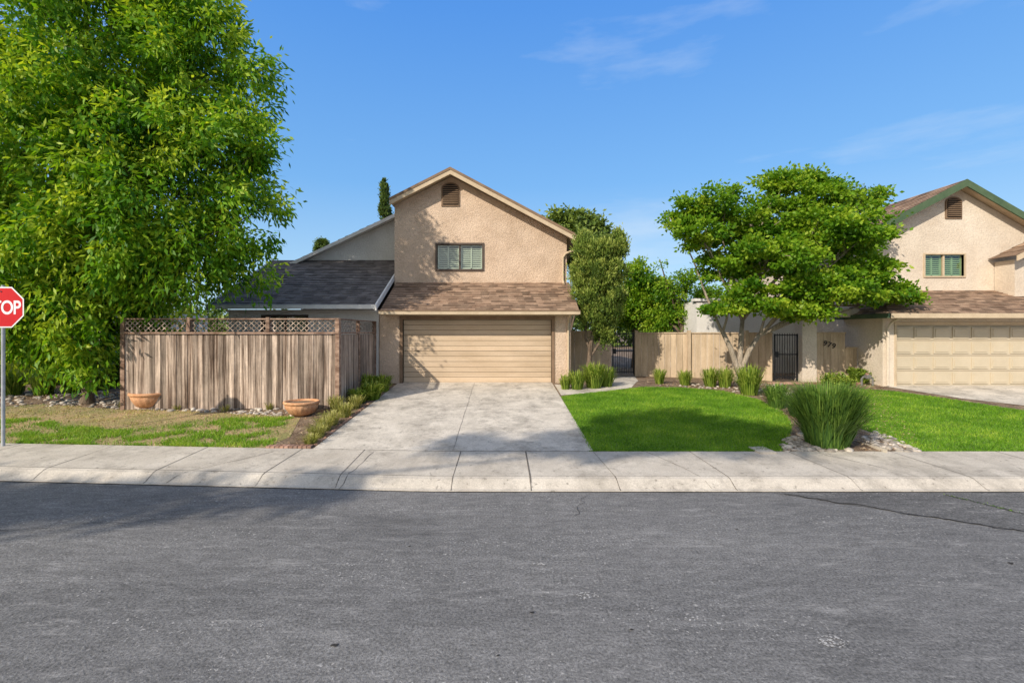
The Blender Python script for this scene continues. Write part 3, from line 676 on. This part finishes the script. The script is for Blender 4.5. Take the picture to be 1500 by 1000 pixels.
lob=[(150,40,185,0),(275,105,120,.3),(60,190,190,-.3),(335,210,80,.2),(240,255,150,-.4),(345,315,70,.3),(120,345,165,0),(262,385,90,-.2),(50,420,110,-.2),(350,385,42,.3),(205,430,70,0),(-80,150,190,.3),(150,-100,150,.5),(-90,350,160,.2),(265,30,75,.2),(385,300,34,.1),(365,160,45,.2),(90,450,85,-.3),(385,225,30,0),(160,480,45,-.5),(15,480,60,0),(70,500,50,-.4),(205,480,35,.7),(125,505,42,-.6),(150,525,30,-.5),(30,515,40,-.3),(60,440,60,-.8),(300,340,60,-.4),(180,360,80,-1.0)]
sl=F/YT; lobes=[((p-CX)/sl,YT+dy,CH+(CY-q)/sl,r2/sl,r2/sl*.8,r2/sl*.95) for p,q,r2,dy in lob]
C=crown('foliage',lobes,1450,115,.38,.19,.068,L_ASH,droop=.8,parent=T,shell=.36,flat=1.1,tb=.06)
limbs(T,(X(128,13.2),13.2,gz(-11,13.2)),lobes,C,.14,BARK,fork=.4,nt=200,forks=[(-.8,.1,1.7),(.6,0,1.9),(.05,-.1,2.5)])
T=empty('maple_tree'); YT=15.7; sl=F/YT
lob=[(1045,298,52,26,0),(1110,320,70,34,.5),(1190,285,58,32,.2),(1262,300,34,22,0),(1015,345,40,24,-.3),(1195,345,80,30,-.5),(1110,380,72,30,-.8),(1238,400,58,24,-.4),(1300,428,36,11,-.3),(1055,392,35,20,0),(1180,425,62,22,-.9),(1095,436,58,20,-.6),(1150,262,28,16,.4),(1005,315,26,18,.5),(1275,360,30,15,.6),(1140,350,80,50,1.0),(1255,434,38,13,-.8),(1205,262,28,16,.3),(1050,455,26,12,-.4),(980,318,12,8,0),(1285,285,12,10,0),(1325,436,14,7,-.3),(1150,455,40,12,-.7),(1225,360,40,20,-1.0)]
lobes=[((p-CX)/sl,YT+dy,CH+(CY-q)/sl,a/sl,a/sl*.85,c/sl) for p,q,a,c,dy in lob]
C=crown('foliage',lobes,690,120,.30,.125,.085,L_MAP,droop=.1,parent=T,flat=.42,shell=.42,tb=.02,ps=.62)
limbs(T,(X(1083,16.0),16.0,gz(8,16)),lobes,C,.13,BARKL,fork=.45,nt=220,forks=[(-.55,0,1.7),(.6,-.1,1.6),(.15,.1,2.1)])
T=empty('juniper_tree'); YJ=16.5; sl=F/YJ
lob=[(884,485,16,20),(878,460,30,22),(877,430,38,26),(876,400,40,28),(874,372,34,26),(898,362,20,20),(908,350,7,14),(856,352,12,12)]
lobes=[((p-CX)/sl,YJ,CH+(CY-q)/sl,a/sl,a/sl,c/sl) for p,q,a,c in lob]
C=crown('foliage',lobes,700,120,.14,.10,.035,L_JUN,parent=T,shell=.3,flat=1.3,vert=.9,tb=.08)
b=MB(); xb=X(862,YJ); zb=gz(3,YJ); b.tube([(xb,YJ,zb-.05),(xb,YJ,zb+.5),(xb+.08,YJ,1.9),(xb+.25,YJ,2.7),(xb+.3,YJ,4.5)],[.11,.085,.075,.06,.02],BARK,9); b.tube([(xb+.02,YJ,1.4),(xb+.35,YJ,1.9),(xb+.5,YJ,2.5)],[.05,.045,.03],BARK,7); b.tube([(xb+.05,YJ,1.7),(xb-.1,YJ+.05,2.1),(xb-.05,YJ,2.8)],[.04,.035,.02],BARK,7); b.build('trunk',T,smooth=True)
def simple_tree(name,px,Y,lob,ncl,nl,cr,ln,wd,m,bark=BARK,r0=.15,**k2):
    T=empty(name); sl=F/Y
    lobes=[((p-CX)/sl,Y+random.uniform(-.5,.5),CH+(CY-q)/sl,a/sl,a/sl,c2/sl) for p,q,a,c2 in lob]
    C=crown('foliage',lobes,ncl,nl,cr,ln,wd,m,parent=T,**k2); limbs(T,(X(px,Y),Y,.6),lobes,C,r0,bark,fork=1.6,nt=60); return T
simple_tree('background_tree',835,34,[(812,330,24,18),(845,325,28,15),(870,340,18,16),(835,360,50,30)],300,60,.5,.3,.16,L_DRK,flat=.8,tb=.25)
simple_tree('background_tree',930,23,[(930,410,26,30),(945,450,36,35),(905,455,28,28),(965,430,20,22)],300,80,.35,.16,.08,L_MAP)
simple_tree('background_tree',1000,21.5,[(985,430,24,28),(1015,460,34,25),(1040,435,22,18),(965,380,5,14),(1000,410,10,14),(970,470,25,20),(1055,470,20,16)],260,60,.3,.13,.06,L_MAP)
simple_tree('italian_cypress_tree',565,33,[(565,305,5,22),(565,288,4,18),(564,272,2,8),(566,330,6,25)],160,80,.18,.2,.06,L_DRK,vert=.9,r0=.08)
simple_tree('background_tree',469,45,[(469,354,6,6),(466,362,6,5)],50,50,.3,.22,.12,L_DRK,r0=.1)
simple_tree('background_tree',1262,40,[(1262,290,12,18),(1245,300,16,14),(1280,285,8,12)],40,40,.5,.2,.08,L_DRK,r0=.15)
lobes=[]
for x in np.arange(-75,62,3.0): lobes.append((x,55+rng.uniform(-3,3),2.5+rng.uniform(-.8,1.2),2.6,2,2.6+rng.uniform(-.4,1)))
crown('distant_tree_row',lobes,1100,45,.8,.45,.3,L_DRK,flat=.9,shell=.4,tb=.1)
# trees across the street
EL=math.radians(32); hx,hy=.64,.77
def street_tree(base,z,targets,R,ncl,seed,r0,fork,forks=None):
    T=empty('street_tree'); random.seed(seed); lobes=[]
    for tx_,ty_,k3 in targets:
        zz3=z+random.uniform(-.5,.5); o3=zz3/math.tan(EL)
        lobes.append((tx_-hx*o3,ty_-hy*o3,zz3,R*k3,R*k3,R*k3*.5))
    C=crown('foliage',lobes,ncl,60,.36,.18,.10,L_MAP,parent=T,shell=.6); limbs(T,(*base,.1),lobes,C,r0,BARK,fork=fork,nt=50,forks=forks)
street_tree((-19.0,-6.3),11.6,[(-.3,9.6,.7),(.9,9.4,.8),(2.4,9.7,1),(3.7,10.6,1.2),(5.1,10.1,1.1),(4.5,11.4,1.1),(3.0,11.0,.9),(2.9,9.9,.9),(1.7,9.2,.6)],1.05,260,3,.085,9.0,forks=[(9.6,1.6,11.2)])
street_tree((-17.5,-6.6),9.6,[(-6,6.7,.8),(-4.8,6.9,.7),(-3.6,7.0,.6),(-7.2,6.5,.9),(-8.5,6.7,1),(-2.6,7.3,.5)],1.0,130,5,.10,7.5)
def blades(name,px,py,n,h,spread,wd,m,tb=0,upr=1.0,lp=.8):
    x,y=G(px,py); z=gz(x,y)
    a=rng.uniform(0,6.283,n); r=spread*.35*np.sqrt(rng.random(n)); B=np.column_stack([x+r*np.cos(a),y+r*np.sin(a),np.full(n,z)])
    a=a+rng.normal(0,.5,n); lean=rng.random(n)**lp*spread*.75; O=np.column_stack([np.cos(a),np.sin(a),0*a]); U=np.array([0,0,1.0]); hh=h*rng.uniform(.5,1.12,n)
    pts=[B, B+O*(lean*.25)[:,None]+U*(hh*.5)[:,None], B+O*(lean*.62)[:,None]+U*(hh*.86)[:,None], B+O*lean[:,None]+U*((hh*(1.04-.35*lean/spread*upr)))[:,None]]
    W=np.column_stack([-np.sin(a),np.cos(a),0*a])*wd/2; ws=[.8,1,.75,.08]; V=[]
    for i in range(3):
        V.append(np.stack([pts[i]-W*ws[i],pts[i]+W*ws[i],pts[i+1]+W*ws[i+1],pts[i+1]-W*ws[i+1]],1))
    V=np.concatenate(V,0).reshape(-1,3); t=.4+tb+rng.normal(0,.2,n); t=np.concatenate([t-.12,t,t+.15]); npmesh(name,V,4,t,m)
for q in [(870,568,420,.78,.62,.022,0.15),(845,570,240,.6,.48,.02,.1),(828,570,180,.45,.36,.02,.2),(888,566,240,.65,.5,.022,.1),(966,562,190,.5,.36,.02,.2),(1003,564,210,.5,.4,.02,.2),(1040,566,240,.6,.45,.022,.2),(1062,567,260,.62,.46,.022,.2),(1097,578,420,.85,.62,.024,.15)]:
    blades('fortnight_lily',*q[:2],*q[2:6],L_SHR,q[6])
blades('fortnight_lily',1138,597,420,.62,.52,.022,L_BSH,.1); blades('fortnight_lily',1212,652,2600,1.10,1.0,.02,L_BSH,.05,.4,1.15)
blades('fortnight_lily',1170,610,350,.55,.5,.02,L_BSH,.05)
for q in [(545,585,280,.5,.55,.035),(560,573,260,.5,.5,.035),(525,590,220,.4,.45,.03),(538,575,220,.55,.45,.035)]: blades('agapanthus_plant',*q,L_SHR,.18)
for q in [(505,610,260,.34,.4,.014),(485,622,260,.32,.38,.014),(520,598,200,.34,.36,.014),(465,640,240,.28,.36,.012),(492,602,200,.4,.34,.014),(455,650,160,.2,.3,.012),(475,630,220,.3,.36,.012)]: blades('ornamental_grass',*q,L_YEL,-.05)
for q in [(20,578,320,.75,.65,.02),(65,578,320,.8,.65,.02),(110,575,300,.75,.65,.02),(152,570,260,.85,.55,.02),(-15,580,260,.7,.6,.02),(40,562,280,.95,.65,.02),(90,562,280,.95,.65,.02)]: blades('fortnight_lily',*q,L_SHR,.05)
for q in [(260,600,50,.16,.2,.012),(330,603,60,.18,.22,.012),(395,600,50,.2,.2,.012),(180,598,60,.2,.22,.012)]: blades('grass_tuft',*q,L_YEL,-.1)
def shrub(name,px,py,rx,rz,n,m,ln=.07,wd=.045,tb=0):
    x,y=G(px,py); z=gz(x,y); crown(name,[(x,y,z+rz*.9,rx,rx,rz),(x+rx*.5,y+.1,z+rz*.7,rx*.6,rx*.6,rz*.6),(x-rx*.5,y,z+rz*.6,rx*.6,rx*.6,rz*.6)],n,60,.14,ln,wd,m,droop=0,shell=.35,tb=tb)
shrub('leafy_shrub',158,565,.55,.8,230,L_ASH); shrub('leafy_shrub',95,562,.8,.65,220,L_ASH,tb=-.15); shrub('leafy_shrub',30,556,1.0,.5,190,L_DRK,tb=.1)
shrub('leafy_shrub',120,552,.9,.9,190,L_DRK,tb=.1)
shrub('leafy_shrub',1262,560,.35,.25,60,L_SHR); shrub('leafy_shrub',1225,566,.4,.18,50,L_SHR)
def litter(name,poly,n,s,m,z=.02):
    xs=[p[0] for p in poly]; ys=[p[1] for p in poly]; P=np.stack([rng.uniform(min(xs),max(xs),n),rng.uniform(min(ys),max(ys),n)],1); P=P[inpoly(P,poly)]; n=len(P)
    B=np.column_stack([P,[(gz(a,b) if b>8.9 else 0)+z for a,b in P]]); D=rng.normal(size=(n,3)); D[:,2]*=.25
    npmesh(name,leafquads(B,D,s*rng.uniform(.5,1.4,n),s*.4*rng.uniform(.6,1.2,n)),4,rng.random(n),m)
L_LIT=leafmat('dry_leaf',[(0,(.16,.09,.05)),(.5,(.38,.25,.15)),(1,(.60,.47,.32))],.1)
litter('leaf_litter',GP([(-60,652),(-60,570),(170,570),(500,596),(560,575),(470,652)]),9000,.05,L_LIT)
litter('leaf_litter',GP([(940,560),(1290,560),(1310,600),(1360,664),(1145,664),(1160,620),(1110,584)]),9000,.045,L_LIT)
litter('crack_weeds',[(6.27,7.0),(6.33,7.0),(7.03,5.5),(6.97,5.5)],1800,.03,L_BSH,.012)
# ---------------------------------------------------------------- light
L=bpy.data.lights.new('sun','SUN'); L.energy=5; L.angle=math.radians(.6); L.color=(1,.90,.76)
lo=bpy.data.objects.new('sun',L); sc.collection.objects.link(lo); lo.location=(-10,-10,20)
lo.rotation_euler=Vector((hx*math.cos(EL),hy*math.cos(EL),-math.sin(EL))).to_track_quat('-Z','Y').to_euler()
wd=bpy.data.worlds.new('World'); sc.world=wd; wd.use_nodes=True; n=wd.node_tree; bg=n.nodes['Background']
sky=n.nodes.new('ShaderNodeTexSky'); sky.sky_type='NISHITA'; sky.sun_disc=False; sky.sun_elevation=EL; sky.sun_rotation=math.radians(219.7); sky.air_density=1.0; sky.dust_density=.3; sky.ozone_density=2.0
tc=n.nodes.new('ShaderNodeTexCoord')
sep=n.nodes.new('ShaderNodeSeparateXYZ'); n.links.new(tc.outputs['Generated'],sep.inputs[0])
K=1/.15
gr=ramp(n,sep.outputs['Z'],[(0,(.52*K,.74*K,.94*K)),(.10,(.41*K,.68*K,.95*K)),(.28,(.19*K,.49*K,.95*K)),(.55,(.09*K,.34*K,.92*K)),(1,(.07*K,.20*K,.52*K))])
base=mul(n,sky.outputs[0],gr,'MIX',.80)
dt=n.nodes.new('ShaderNodeVectorMath'); dt.operation='DOT_PRODUCT'; n.links.new(tc.outputs['Generated'],dt.inputs[0]); dt.inputs[1].default_value=(-hx*math.cos(EL),-hy*math.cos(EL),math.sin(EL))
au=ramp(n,dt.outputs['Value'],[(.1,0),(.95,.85)])
base=mixf(n,base,(1.05*K,1.0*K,.92*K),au)
mp=n.nodes.new('ShaderNodeMapping'); mp.inputs['Scale'].default_value=(1.1,1.1,5); mp.inputs['Location'].default_value=(5.2,2.1,.4)
n.links.new(tc.outputs['Generated'],mp.inputs[0]); no=n.nodes.new('ShaderNodeTexNoise'); no.inputs['Scale'].default_value=1.8; no.inputs['Detail'].default_value=9; no.inputs['Roughness'].default_value=.58
n.links.new(mp.outputs[0],no.inputs['Vector'])
cl=ramp(n,no.outputs['Fac'],[(.52,0),(.85,.5)])
out=mixf(n,base,(.84*K,.91*K,.97*K),cl)
n.links.new(out,bg.inputs[0]); bg.inputs[1].default_value=.15
cam=bpy.data.cameras.new('camera'); cam.sensor_width=36; cam.lens=F/1500*36; cam.shift_x=14/1500; cam.shift_y=-15/1500; cam.clip_end=3000; cam.clip_start=.05
co=bpy.data.objects.new('camera',cam); sc.collection.objects.link(co); co.location=(0,0,CH); co.rotation_euler=(math.pi/2,0,0); sc.camera=co
sc.view_settings.view_transform='Standard'; sc.view_settings.look='None'; sc.view_settings.exposure=0
